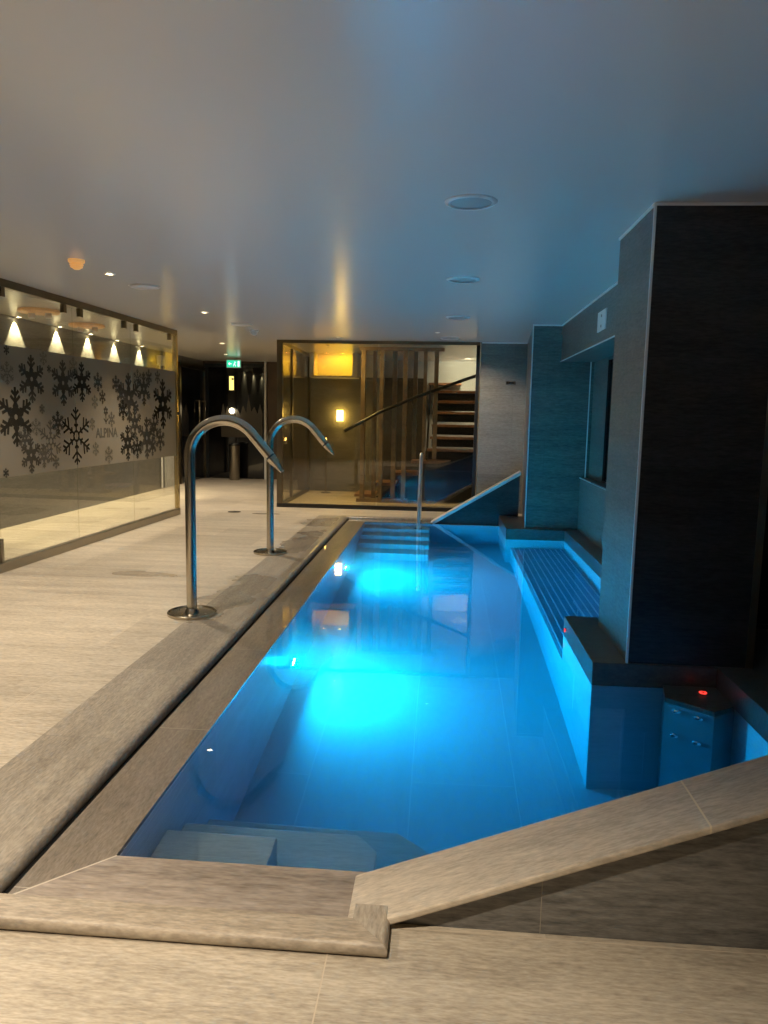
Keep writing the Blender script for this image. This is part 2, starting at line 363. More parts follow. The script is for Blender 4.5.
# left wet strip and front strip with a mitred corner, far strip
bm = prism(bmesh.new(), [(-1.288, 1.995), (-1.047, 2.24), (-1.047, 10.26), (-1.288, 10.49)], -.12, -.026)
link('pool_edge_left', bm, M['strip_wet'], **ST)
bm = prism(bmesh.new(), [(-1.294, 1.983), (-1.75, 1.90), (-.2, 1.90), (-.2, 2.24), (-1.043, 2.24)], -.12, -.024)
link('pool_edge_front', bm, M['strip_front'], **ST)
bm = prism(bmesh.new(), [(-1.294, 10.502), (-1.043, 10.262), (-.1, 10.262), (-.1, 10.502)], -.12, -.026)
link('pool_edge_far', bm, M['strip_wet'], **ST)
link('trim_13', prism(bmesh.new(), [(-1.300, 1.984), (-1.045, 2.242), (-1.0405, 2.2385), (-1.2955, 1.979)], -.03, -.0235), M['grout'], **ST)
# raised front kerb with a bullnose towards the room, mitred return
KP = [(.105, .0)] + [(.105, .042)] + [(.020 - .020 * sin(pi * k / 8), .021 + .021 * cos(pi * k / 8)) for k in range(9)]   # (inset from the outer edge, z)
def kerb(name, fa, fb, mat):
    bm = bmesh.new(); A = [bm.verts.new(fa(d, z)) for d, z in KP]; C = [bm.verts.new(fb(d, z)) for d, z in KP]; n_ = len(KP)
    bm.faces.new(A); bm.faces.new(C[::-1])
    for k in range(n_): bm.faces.new([A[k], A[(k + 1) % n_], C[(k + 1) % n_], C[k]])
    link(name, bm, mat, smooth=True, **ST)
kerb('pool_kerb_front', lambda d, z: (-1.78, 1.818 + d, z), lambda d, z: (-.107 - d, 1.818 + d, z), M['kerb_front'])
kerb('pool_kerb_return', lambda d, z: (-.1065 - d, 1.8185 + d, z), lambda d, z: (-.1065 - d, 1.985, z + .001), M['kerb_return'])

# near sloping parapet: dark stone body + pale cap
def cz(x): return .040 + .386 * (x + .115)
XR = 1.42
bm = prism(bmesh.new(), [(-.2, -.12), (XR, -.12), (XR, cz(XR) - .022), (-.16, .0)], 1.972, 2.168, axis='y')
link('parapet_near', bm, M['wall_low'], **ST)
bm = prism(bmesh.new(), [(-.235, cz(-.235)), (XR + .02, cz(XR + .02)), (XR + .02, cz(XR + .02) - .024), (-.235, cz(-.235) - .024)], 1.932, 2.195, axis='y', bev=.006)
link('parapet_cap_near', bm, M['cap'], **ST)
# far sloping parapet
def cf(x): return -.03 + .612 * (x + .134)
bm = prism(bmesh.new(), [(-.1, -.6), (1.09, -.6), (1.09, cf(1.09) - .02), (-.1, cf(-.1) - .02)], 10.40, 10.55, axis='y')
link('parapet_far', bm, M['wall_black'], **ST)
bm = prism(bmesh.new(), [(-.14, cf(-.14)), (1.1, cf(1.1)), (1.1, cf(1.1) - .05), (-.14, cf(-.14) - .05)], 10.37, 10.58, axis='y', bev=.004)
link('parapet_cap_far', bm, M['white'], **ST)

# ------------------------------------------------------------------ right side: pillars, soffit, niche
link('pillar_near', B(1.075, 1.72, 4.13, 4.9, .1, CH), [M['wall_black']], **ST)
# niche stone on the lit pool face; the unlit front is painted near black
link('pillar_near_lit_face', B(1.070, 1.0752, 4.1302, 4.9, .1, CH), M['wall'], **ST)
bm = prism(bmesh.new(), [(1.06, 9.25), (1.755, 9.25), (1.9, 9.25), (1.9, 11.45), (1.235, 11.45)], .1, CH)
link('pillar_far', bm, M['wall'], **ST)
link('soffit_right', B(1.40, 1.95, 4.9, 9.25, 2.14, CH), M['wall'], **ST)
link('wall_niche_low', B(1.70, 1.95, 4.9, 9.26, .1, .745), M['wall'], **ST)
link('wall_niche_high', B(1.80, 1.95, 8.5, 9.26, .745, 2.14), M['wall'], **ST)
wn = empty('window_1', (1.82, 6.7, .745), **ST)
link('window_pane', B(0, .03, -1.77, 1.79, .03, 1.365), M['darkglass'], wn)
bm = bmesh.new(); box(bm, -.02, .06, -1.8, 1.8, 0, .03); box(bm, -.02, .06, -1.8, 1.8, 1.365, 1.395); box(bm, -.02, .06, 1.77, 1.8, .03, 1.365); box(bm, -.02, .06, -1.8, -1.77, .03, 1.365)
link('window_frame', bm, M['black'], wn)
link('window_sill', B(-.135, -.02, -1.8, 1.8, -.001, .012), M['ledge'], wn)
link('wall_behind_window', B(1.9, 2.0, 4.9, 8.5, .745, 2.14), M['wall_black'], **ST)
# recess to the right of the near pillar
wn = empty('window_2', (2.2, 4.98, .1), **ST)
link('window_pane', B(-.47, .4, .0, .03, .03, 2.42), M['darkglass'], wn)
bm = bmesh.new(); box(bm, -.48, .4, -.02, .05, 0, .03); box(bm, -.48, .4, -.02, .05, 2.42, 2.455); box(bm, -.48, -.445, -.02, .05, .03, 2.42)
link('window_frame', bm, M['black'], wn)
# white corner trims
T = []
def trim(n, *a): link('trim_%d' % n, B(*a), M['trim'], **ST)
trim(1, 1.063, 1.076, 4.120, 4.132, .1, CH)
trim(2, 1.063, 1.72, 4.118, 4.130, CH - .014, CH - .001)
trim(3, 1.060, 1.070, 4.13, 4.9, CH - .014, CH - .001)
trim(4, 1.390, 1.40, 4.9, 9.24, CH - .016, CH - .001)
trim(5, 1.050, 1.395, 9.238, 9.25, CH - .018, CH - .001)
trim(6, 1.050, 1.062, 9.240, 9.252, .1, CH - .018)
trim(7, 1.752, 1.764, 9.238, 9.25, .1, 2.14)
trim(8, 1.388, 1.40, 4.9, 9.24, 2.135, 2.145)
trim(9, 1.690, 1.70, 4.9, 9.24, .738, .75)
link('trim_14', B(1.715, 1.755, 4.125, 4.17, .1, CH), M['rail'], **ST)
trim(10, .56, 1.23, 11.435, 11.45, CH - .018, CH - .001)

# ------------------------------------------------------------------ left glass partition
# plane from (-3.9,6) to (-3.74,10.3): local x runs along the glass away from the camera
ga = math.atan2(4.3, .16)
gp = empty('glass_partition', (-3.9, 6.0, 0), ga, label='long clear glass partition with frosted snowflake band beside the left deck', cat='glass partition')
link('bottom_rail', B(-3.2, 4.30, -.035, .035, 0, .085, bev=.004), M['rail'], gp)
link('top_rail', B(-3.2, 4.30, -.03, .03, 2.505, CH - .002, bev=.003), M['bronze'], gp)
link('end_post', B(4.255, 4.30, -.032, .032, .085, 2.505, bev=.004), M['bronze_light'], gp)
lk = lathe(bmesh.new(), [(0, -.012), (.022, -.012), (.022, 0), (.012, .006), (0, .006)], 20, (4.28, -.04, 1.43), (0, -1, 0))
link('door_lock', lk, M['black'], gp)
edges = [-3.12, -1.1, .245, 1.575, 2.905, 4.25]
HX = []
for a, b_ in zip(edges, edges[1:]):
    pane = link('glass_pane', B(a + .004, b_ - .004, -.006, .006, .07, 2.49), M['glass'], gp)
    fm = link('frosted_film', B(a + .006, b_ - .006, -.0085, -.0072, .84, 2.01), M['film'], gp)
    HX.append((a, b_, fm))
    for u in (a + .16, b_ - .16):
        link('hanger_clamp', B(u - .028, u + .028, -.022, .022, 2.42, 2.51, bev=.004), M['bronze'], gp)
link('edge_post', B(.225, .262, -.016, .016, .085, .30, bev=.003), M['rail'], gp)

def bar(bm, p0, p1, w, y0, y1):
    d = Vector((p1[0] - p0[0], p1[1] - p0[1])); l = d.length; d /= l; n_ = Vector((-d.y, d.x)) * w / 2
    q = [(p0[0] + n_.x, p0[1] + n_.y), (p1[0] + n_.x, p1[1] + n_.y), (p1[0] - n_.x, p1[1] - n_.y), (p0[0] - n_.x, p0[1] - n_.y)]
    vs = [bm.verts.new((a, y, c)) for y in (y0, y1) for a, c in q]
    for f in ((0, 1, 2, 3), (7, 6, 5, 4), (0, 4, 5, 1), (1, 5, 6, 2), (2, 6, 7, 3), (3, 7, 4, 0)): bm.faces.new([vs[i] for i in f])
def flake(u, z, r, kind, y0, y1, rot=0):
    bm = bmesh.new()
    for k in range(6):
        a = pi / 2 + k * pi / 3 + rot; ca, sa = cos(a), sin(a)
        def P(t, s=0): return (u + ca * t * r - sa * s * r, z + sa * t * r + ca * s * r)
        w = (.125 if kind == 'A' else .08) * r
        if kind == 'A':
            bar(bm, P(.12), P(1), w, y0, y1)
            for t, l in ((.5, .26), (.72, .2)):
                for sg in (1, -1): bar(bm, P(t), P(t + l * .8, sg * l), w * .9, y0, y1)
            for sg in (1, -1):    # pointed inner petals
                bar(bm, P(.1, 0), P(.33, sg * .13), w * .8, y0, y1); bar(bm, P(.33, sg * .13), P(.52, 0), w * .8, y0, y1)
        else:
            bar(bm, P(.16), P(1), w, y0, y1)
            for t, l in ((.55, .3), (.78, .17), (.32, .12)):
                for sg in (1, -1): bar(bm, P(t), P(t + l * .75, sg * l), w, y0, y1)
            bar(bm, P(.16, -.09), P(.16, .09), w, y0, y1)
    return bm
FLK = [(6.531, 1.376, 0.27, 'A', 2), (6.798, 1.73, 0.223, 'A', 1), (7.342, 1.718, 0.23, 'A', 1), (7.715, 1.745, 0.21, 'A', 2), (7.567, 1.179, 0.302, 'B', 2), (6.739, 1.02, 0.188, 'A', 1), (7.085, 1.141, 0.206, 'B', 0), (8.058, 1.761, 0.109, 'A', 1), (8.479, 1.758, 0.103, 'A', 1), (8.803, 1.606, 0.298, 'A', 1), (9.225, 1.729, 0.212, 'A', 1), (9.802, 1.552, 0.331, 'A', 2), (8.747, 1.066, 0.216, 'A', 2), (9.282, 1.112, 0.305, 'A', 1), (8.638, 1.46, 0.129, 'A', 2), (7.978, 1.541, 0.076, 'B', 0), (6.951, 1.453, 0.048, 'A', 0), (6.428, 1.965, 0.044, 'A', 2), (6.347, 0.879, 0.045, 'A', 2), (6.427, 1.764, 0.105, 'B', 0), (7.002, 1.94, 0.067, 'B', 0), (7.098, 1.842, 0.039, 'A', 1), (9.38, 1.886, 0.101, 'A', 1), (8.262, 0.945, 0.103, 'B', 0), (7.968, 1.026, 0.077, 'B', 0), (7.16, 0.93, 0.07, 'A', 0), (6.839, 1.282, 0.085, 'B', 0)]
FLK += [(8.95, 1.30, .2, 'A', 1), (9.5, 1.25, .18, 'A', 1), (9.05, 1.85, .12, 'B', 1), (9.45, 1.0, .13, 'A', 1), (8.6, 1.64, .119, 'A', 1), (6.95, 1.0, .119, 'A', 0), (7.55, 1.9, .09, 'B', 0), (8.35, 1.35, .09, 'A', 0), (9.0, 1.0, .14, 'A', 2), (9.65, 1.9, .09, 'A', 1), (6.65, 1.18, .11, 'A', 1), (7.22, 1.32, .119, 'A', 1), (9.7, 1.08, .16, 'A', 1), (8.15, 1.6, .08, 'A', 1), (7.9, 1.3, .07, 'B', 0)]
FLK += [(5.9, 1.2, .25, 'A', 1), (5.5, 1.65, .22, 'B', 2), (5.1, 1.15, .28, 'A', 2), (4.4, 1.5, .3, 'B', 1), (3.8, 1.3, .25, 'A', 2)]
for i, (y, z, r, kd, sh) in enumerate(FLK):
    u = (y - 6.0) * 1.0007
    par = next((f for a, b_, f in HX if a <= u < b_), HX[-1][2])
    r = min(r, 2.0 - z, z - .845)if r > .12 else r
    yy = -.0095 - .0012 * (i % 3)
    link('snowflake', flake(u, z, r, kd, yy - .0008, yy, rot=0), M['flake%d' % sh], par)
# the small flower emblem and the word above it are part of the film
fm3 = HX[3][2]
bm = bmesh.new(); u0, z0 = 2.221, 1.40
for k in range(6):
    a = k * pi / 3 + pi / 6
    bar(bm, (u0 + cos(a) * .012, z0 + .045 + sin(a) * .012), (u0 + cos(a) * .05, z0 + .045 + sin(a) * .05), .028, -.0107, -.0095)
bar(bm, (u0, z0), (u0, z0 - .10), .014, -.0107, -.0095); bar(bm, (u0, z0 - .08), (u0 + .05, z0 - .04), .014, -.0107, -.0095); bar(bm, (u0, z0 - .08), (u0 - .05, z0 - .04), .014, -.0107, -.0095)
link('flower_emblem', bm, M['flake1'], fm3)
cu = bpy.data.curves.new('t', 'FONT'); cu.body = 'ALPINA'; cu.size = .15; cu.align_x = 'CENTER'; cu.extrude = .0006; cu.offset = .004
to = bpy.data.objects.new('t', cu); COL.objects.link(to); bpy.context.view_layer.update()
me = bpy.data.meshes.new_from_object(to); bpy.data.objects.remove(to)
lo = bpy.data.objects.new('lettering', me); COL.objects.link(lo); me.materials.clear(); me.materials.append(M['flake0'])
# a text lying in the xz plane, readable from the pool side (-y in the partition's frame)
me.transform(Matrix.Translation((2.235, -.0102, 1.15)) @ Matrix.Rotation(pi / 2, 4, 'X')); lo.parent = fm3

# things behind the partition
for i, y in enumerate((9.0, 10.0, 10.9, 11.8, 12.8, 8.05, 7.1)):
    d = empty('wall_washer', (-5.245, y, CH), label='small wall washer spot in the ceiling, lighting the grey wall behind the glass', cat='spotlight', group='wall washers behind the glass partition')
    link('ring', lathe(bmesh.new(), [(.03, -.001), (.045, -.001), (.045, -.008), (.03, -.008)], 24), M['white'], d)
    link('lens', lathe(bmesh.new(), [(0, -.004), (.03, -.004), (.03, -.001), (0, -.001)], 24), emis('washer_lens', (1, .82, .45), 60), d)
for i, (x, y) in enumerate(((-4.62, 8.35), (-4.72, 9.70))):
    d = empty('wooden_ceiling_lamp', (x, y, CH), cat='ceiling lamp', label=('round oak ceiling lamp seen through the glass, the nearer and larger looking one' if i == 0 else 'round oak ceiling lamp seen through the glass, the farther one near the pane joint'))
    link('wooden_disc', lathe(bmesh.new(), [(0, -.001), (.21, -.001), (.225, -.010), (.225, -.03), (.21, -.04), (.0, -.04)], 48), M['lampwood'], d, smooth=True)
    for sx in (-.09, .11):
        link('spot_head', lathe(bmesh.new(), [(0, -.04), (.035, -.04), (.04, -.08), (.03, -.095), (0, -.095)], 20, (sx, 0, 0)), M['white'], d, smooth=True)
d = empty('wall_pipe', (-5.26, 13.66, 0), label='thin white vertical pipe with a box on top at the left wall', cat='pipe')
link('pipe', tube(bmesh.new(), [(0, 0, 0.02), (0, 0, 2.3)], .018, 12), M['white'], d, smooth=True)
link('junction_box', B(-.03, .06, -.09, .09, 2.3, 2.48, bev=.006), M['white'], d)

# ------------------------------------------------------------------ corridor end
d1 = empty('door_1', (-5.3, 15.2, 0), **ST)
link('door_leaf', B(0, .03, -.48, 1.02, .01, 2.36), M['darkglass'], d1)
bm = bmesh.new(); box(bm, 0, .06, -.56, -.48, 0, 2.44); box(bm, 0, .06, 1.02, 1.09, 0, 2.44); box(bm, 0, .06, -.48, 1.02, 2.36, 2.44)
link('door_frame', bm, M['bronze'], d1)
for yy in (.55, .95):
    h = tube(bmesh.new(), [(.03, yy, 1.0), (.08, yy, 1.0), (.08, yy, 1.7), (.03, yy, 1.7)], .013, 10)
    link('door_handle', h, M['steel'], d1, smooth=True)
link('trim_11', B(-5.3, -5.26, 13.9, 14.5, 0, CH), M['whitewall'], **ST)
d2 = empty('door_2', (-4.55, 16.3, 0), **ST)
link('door_leaf', B(-.62, .60, -.03, 0, .01, 2.44), M['darkglass'], d2)
bm = bmesh.new(); box(bm, -.70, -.62, -.06, 0, 0, 2.52); box(bm, .60, .65, -.06, 0, 0, 2.52); box(bm, -.62, .60, -.06, 0, 2.44, 2.52)
link('door_frame', bm, M['darkpanel'], d2)
bm = bmesh.new()       # fir forest film on the dark glass: jagged tree tops
xs = [-.35, -.30, -.25, -.20, -.14, -.09, -.03, .02, .08, .15, .22, .27, .33, .40, .47, .53, .58]
zs = [1.40, 1.66, 1.42, 1.60, 1.40, 1.52, 1.38, 1.55, 1.40, 1.62, 1.45, 1.86, 1.48, 1.60, 1.44, 1.66, 1.45]
pts = [(-.35, .92)] + list(zip(xs, zs)) + [(.58, .92)]
prism(bm, pts, -.034, -.031, axis='y')
link('fir_tree_film', bm, M['fir'], d2)
link('trim_12', B(-3.91, -3.87, 16.20, 16.3, 0, CH), M['trim'], **ST)
d = empty('exit_sign', (-4.30, 15.2, 0), label='small green illuminated exit sign hanging from the ceiling in the corridor', cat='sign')
ex = link('sign_case', B(-.15, .15, -.02, .02, 2.37, 2.53, bev=.004), [M['white']], d)
link('sign_face', B(-.14, .14, -.024, -.0205, 2.38, 2.52), emis('sign_green', (.03, .65, .36), 1.3), d)
bm = bmesh.new()
bar(bm, (-.105, 2.45), (-.04, 2.45), .018, -.027, -.0245); bar(bm, (-.105, 2.45), (-.08, 2.475), .014, -.027, -.0245); bar(bm, (-.105, 2.45), (-.08, 2.425), .014, -.027, -.0245)
for p0, p1 in (((.02, 2.46), (.05, 2.475)), ((.02, 2.455), (.0, 2.43)), ((.02, 2.44), (.045, 2.42)), ((.045, 2.42), (.04, 2.395)), ((.02, 2.44), (-.005, 2.40)), ((.02, 2.47), (.02, 2.44))): bar(bm, p0, p1, .011, -.027, -.0245)
lathe(bm, [(0, 0), (.011, 0), (.011, .0025), (0, .0025)], 12, (.028, -.0245, 2.485), (0, -1, 0))
box(bm, .085, .125, -.027, -.0245, 2.395, 2.505)
link('pictogram', bm, emis('sign_white', (.8, 1, .9), 1.6), d)
d = empty('notice_panel', (-4.65, 16.262, 0), label='narrow glowing yellow notice panel high on the dark glass at the corridor end', cat='sign')
link('backplate', B(-.065, .065, -.02, .006, 1.93, 2.27), M['black'], d)
link('lit_face', B(-.05, .05, -.024, -.0205, 1.95, 2.25), emis('notice_yellow', (1, .78, .2), 1.8), d)
link('mark', B(.0, .045, -.027, -.0245, 2.17, 2.21), M['black'], d)
d = empty('lamp_reflection', (-4.63, 16.18, 1.36), label='small glowing globe drawn for a lamp reflection in the dark glass at the corridor end below the yellow panel', cat='lamp')  # globe and stem model a reflection of the stairwell wall lamp
link('globe', lathe(bmesh.new(), [(0, .07), (.03, .08), (.055, .11), (.06, .14), (.05, .175), (.025, .195), (0, .2)], 24), emis('reflection_glow', (1, .85, .55), 9), d, smooth=True)
link('stem', tube(bmesh.new(), [(0, .1, 0), (0, 0, 0), (0, 0, .075)], .012, 10), M['black'], d, smooth=True)
d = empty('storage_bin', (-4.5, 15.9, 0), label='tall slim grey waste bin standing at the corridor end by the dark glass', cat='bin')
link('body', lathe(bmesh.new(), [(0, 0), (.1, 0), (.11, .02), (.12, .75), (.0, .75)], 28), M['rail'], d, smooth=True)
link('lid', lathe(bmesh.new(), [(0, .751), (.125, .751), (.125, .775), (.08, .80), (0, .81)], 28), M['black'], d, smooth=True)

# ------------------------------------------------------------------ stairwell glass box
gs = empty('glass_screen', (-2.56, 11.45, 0), label='dark framed floor to ceiling glass screen in front of the staircase', cat='glass screen')
W = 3.09
link('bottom_frame', B(0, W, -.03, .03, 0, .06), M['black'], gs)
link('top_frame', B(0, W, -.03, .03, CH - .05, CH - .001), M['bronze'], gs)
link('left_frame', B(0, .09, -.03, .03, .06, CH - .05), M['bronze'], gs)
link('right_frame', B(W - .05, W, -.03, .03, .06, CH - .05), M['black'], gs)
for a, b_ in ((.09, 1.56), (1.57, W - .05)):
    link('glass_pane', B(a, b_, -.006, .006, .06, CH - .05), M['smoke'], gs)
# return side of the box, going back
link('side_bottom_frame', B(0, .05, .03, 2.6, 0, .06), M['black'], gs)
link('side_top_frame', B(0, .05, .03, 2.6, CH - .05, CH - .001), M['bronze'], gs)
for a, b_ in ((.03, .95), (.99, 2.56)):
    link('side_glass_pane', B(.018, .03, a, b_, .06, CH - .05), M['smoke'], gs)
link('side_post', B(0, .05, .95, .99, .06, CH - .05), M['bronze'], gs)
link('side_post', B(0, .05, 2.56, 2.6, .06, CH - .05), M['bronze'], gs)

# staircase
st = empty('staircase', (-1.45, 12.6, 0), label='open staircase of walnut treads on black strings rising behind the glass screen', cat='staircase')
def tread(x0, x1, y0, y1, z, taper=0):
    bm = prism(bmesh.new(), [(x0 + 1.45, y0 - 12.6), (x1 + 1.45, y0 - 12.6 + taper), (x1 + 1.45, y1 - 12.6), (x0 + 1.45, y1 - 12.6)], z - .045, z, bev=.004)
    link('tread', bm, M['wood'], st)
tread(-1.48, -1.12, 12.65, 13.3, .11); tread(-1.14, -.76, 12.65, 13.35, .31); tread(-.84, -.40, 12.65, 13.4, .49)
tread(-.53, .16, 12.85, 13.4, .69, .1)
tread(-.26, .93, 13.2, 13.55, .89, -.08)
for k, z in enumerate((1.10, 1.315, 1.55, 1.76, 1.955)):
    tread(-.22 + .02 * k, .95, 13.45 + .25 * k, 13.75 + .25 * k, z)
tread(-.30, .35, 14.9, 15.35, 2.12)
# closed dark side panels and strings
bm = prism(bmesh.new(), [(.32, .0), (1.62, .0), (1.62, .70), (1.28, .62), (.95, .42), (.62, .24), (.32, .05)], .28, .31, axis='y')
link('side_panel', bm, M['darkpanel'], st)
link('under_panel', B(1.05, 2.44, .86, .885, 0, .84), M['darkpanel'], st)
def string(x, nm):
    bm = prism(bmesh.new(), [(.55, .66), (2.2, 2.06), (2.2, 1.84), (.75, .60)], x, x + .035, axis='x'); link(nm, bm, M['black'], st)
string(1.17, 'string'); string(2.36, 'string')
for k, z in enumerate((1.10, 1.315, 1.55, 1.76, 1.955)):
    link('riser', B(1.26, 2.36, 13.68 + .25 * k - 12.6, 13.70 + .25 * k - 12.6, z - .19, z - .045), M['darkpanel'], st)
bm = prism(bmesh.new(), [(1.35, .02), (2.42, .02), (2.42, .56)], .0, .03, axis='y')
link('lower_string', bm, M['black'], st)
hr = empty('stair_handrail', (-1.60, 12.2, 0), label='black handrail slanting up in front of the timber slats behind the glass', cat='handrail')
link('rail', tube(bmesh.new(), [(0, 0, 1.19), (.55, 0, 1.50), (1.2, 0, 1.78), (2.2, 0, 2.15), (2.5, 0, 2.26)], .026, 12), M['black'], hr, smooth=True)
for u, z in ((.30, 1.36), (1.1, 1.735)):
    link('bracket', tube(bmesh.new(), [(u, 0, z - .02), (u, .02, z - .08), (u, .10, z - .08)], .012, 8), M['black'], hr, smooth=True)
# timber slats
sl = empty('slat_screen', (-1.4, 12.42, 0), label='row of tall vertical timber slats standing between the handrail and the stairs', cat='slat screen')
for i, (x, w, dy) in enumerate(((-1.33, .07, 0), (-1.15, .06, .12), (-1.02, .06, 0), (-.815, .075, .1), (-.634, .07, 0), (-.47, .07, .1), (-.305, .06, 0), (-.125, .07, 0))):
    link('slat', B(x + 1.4 - w / 2, x + 1.4 + w / 2, dy, dy + .11, .06 if i < 4 else (.0 if i < 5 else .75), CH - .06, bev=.003), M['slat'], sl)
link('head_rail', B(.0, 1.4, -.01, .24, CH - .06, CH - .002), M['slat'], sl)
link('foot_rail', B(-.02, .85, -.01, .24, 0, .06), M['slat'], sl)
# lit wall lamp in the stairwell
wl = empty('wall_lamp', (-1.93, 14.0, 1.44), label='glowing yellow cylinder wall lamp on the grey wall behind the glass screen', cat='wall lamp')
link('lamp_shade', lathe(bmesh.new(), [(.055, -.1), (.062, -.1), (.062, .1), (.055, .1), (.055, -.1)], 28), emis('lamp_glow', (1, .66, .14), 30), wl, smooth=True)
link('wall_plate', B(-.04, .04, .075, .1, -.06, .06, bev=.004), M['bronze_light'], wl)
link('arm', tube(bmesh.new(), [(0, .05, 0), (0, .08, 0)], .014, 8), M['bronze_light'], wl)
cd = empty('candle_holder', (-2.15, 13.75, 0), label='small lit candle on a slim stand below the yellow wall lamp', cat='candle')
link('stand', lathe(bmesh.new(), [(0, 0), (.09, 0), (.09, .012), (.012, .02), (.010, .86), (.05, .88), (.05, .89), (0, .89)], 20), M['bronze'], cd, smooth=True)
link('candle', lathe(bmesh.new(), [(0, .891), (.022, .891), (.022, .95), (0, .95)], 16), M['white'], cd, smooth=True)
link('flame', lathe(bmesh.new(), [(0, .952), (.012, .967), (.015, .985), (.008, 1.01), (0, 1.035)], 14), emis('flame', (1, .6, .15), 14), cd, smooth=True)

# ------------------------------------------------------------------ steel water spouts
def spout(name, x, y, label):
    t = empty(name, (x, y, 0), label=label, cat='water spout', group=None)
    R_, zc = .252, 1.147
    pts = [(0, 0, .02), (0, 0, .6), (0, 0, zc)]
    for i in range(1, 23):
        a = pi - radians(140) * i / 22
        pts.append((R_ + R_ * cos(a), 0, zc + R_ * sin(a)))
    e = Vector(pts[-1]); dr = Vector((sin(radians(40)), 0, -cos(radians(40))))
    dr = Vector((cos(radians(50)), 0, -sin(radians(50))))
    e2 = e + dr * .20
    pts.append(tuple(e + dr * .1)); pts.append(tuple(e2))
    link('tube', tube(bmesh.new(), pts, .037, 28), M['steel'], t, smooth=True)
    e3 = e2 + dr * .012
    link('joint_ring', tube(bmesh.new(), [e2, e3], .031, 24), M['black'], t, smooth=True)
    q = [e3, e3 + dr * .03, e3 + dr * .10, e3 + dr * .125]
    link('nozzle', tube(bmesh.new(), q, 1, 24, sq=[(.037, .037), (.038, .034), (.047, .016), (.048, .012)]), M['steel'], t, smooth=True)
    link('base_flange', lathe(bmesh.new(), [(0, .001), (.172, .001), (.174, .006), (.174, .02), (.170, .024), (.160, .024), (.156, .016), (.045, .013), (.045, .001)], 56), M['steel'], t, smooth=True)
    link('collar', lathe(bmesh.new(), [(.037, .013), (.052, .013), (.046, .03), (.0375, .045)], 32), M['steel'], t, smooth=True)
    link('screw', lathe(bmesh.new(), [(0, .024), (.008, .024), (.010, .016), (.010, .014)], 14, (.12, -.06, 0)), M['chrome'], t, smooth=True)
    link('screw', lathe(bmesh.new(), [(0, .024), (.008, .024), (.010, .016), (.010, .014)], 14, (-.12, .06, 0)), M['chrome'], t, smooth=True)
    return t
spout('water_spout', -1.77, 5.12, 'curved brushed steel water spout on the pool edge, the nearer and larger one')
spout('water_spout', -1.765, 7.566, 'curved brushed steel water spout farther along the pool edge, the smaller one')

# pool handrail at the far steps
h = empty('pool_handrail', (-.285, 10.42, -.02), label='upright steel pool handrail at the far end of the pool beside the steps', cat='handrail')
pts = [(0, 0, 0.0), (0, 0, .5), (.005, 0, .9)]
for i in range(1, 9):
    a = pi * i / 8; pts.append((.005, -.05 + .05 * cos(a), .9 + .05 * sin(a)))
pts += [(.0, -.12, .66), (-.005, -.30, .30), (-.005, -.36, .0), (-.005, -.36, -.229)]
link('rail_tube', tube(bmesh.new(), pts, .024, 16), M['satin'], h, smooth=True)
link('foot_flange', lathe(bmesh.new(), [(0.02, -.004), (.055, -.004), (.055, .006), (.03, .012), (.022, .02)], 28), M['chrome'], h, smooth=True)
link('foot_flange', lathe(bmesh.new(), [(0.02, -.231), (.055, -.231), (.055, -.222), (.03, -.216), (.022, -.205)], 28, (-.005, -.36, 0)), M['steel'], h, smooth=True)

# ------------------------------------------------------------------ steps in the water
ps = empty('pool_steps', (-.6, 2.24, PB), label='wide submerged stone steps in the near left corner of the pool', cat='steps')
def pstep(pts, z):
    link('step', prism(bmesh.new(), [(x + .6, y - 2.24) for x, y in pts], 0.001, z - PB, bev=.006), M['step'], ps)
pstep([(-1.043, 2.242), (-.60, 2.242), (-.60, 2.69), (-1.043, 2.69)], WZ - .33)
pstep([(-.598, 2.242), (-.215, 2.242), (-.215, 2.80), (-.30, 2.90), (-1.043, 2.90), (-1.043, 2.692), (-.598, 2.692)], WZ - .52)
pstep([(-1.043, 2.902), (-.298, 2.902), (-.213, 2.802), (-.213, 2.242), (.05, 2.242), (.05, 3.05), (-.15, 3.22), (-1.043, 3.22)], WZ - .86)
fs = empty('pool_steps', (-.6, 10.26, PB), label='submerged stone steps at the far left end of the pool by the handrail', cat='steps')
for k in range(4):
    link('step', B(-.443, .47, -.30 * (k + 1), -.30 * k - .001, .001, 1.367 - .22 - .27 * k, bev=.006), M['step'], fs)

# lounger bench under water in the niche
be = empty('water_bench', (1.2, 7.12, PB), label='submerged ribbed lounger bench in the niche between the two dark pillars', cat='bench')
link('bench_base', B(-.32, .329, -2.018, 2.028, .001, .80), M['poolwall'], be)
link('recess', B(-.30, .315, -2.0, 2.01, .801, .812), M['bench'], be)
for k in range(10):
    x = -.285 + k * .0635
    link('rib', B(x - .006, x + .006, -2.0, 2.01, .813, .832, bev=.002), M['grille'], be)

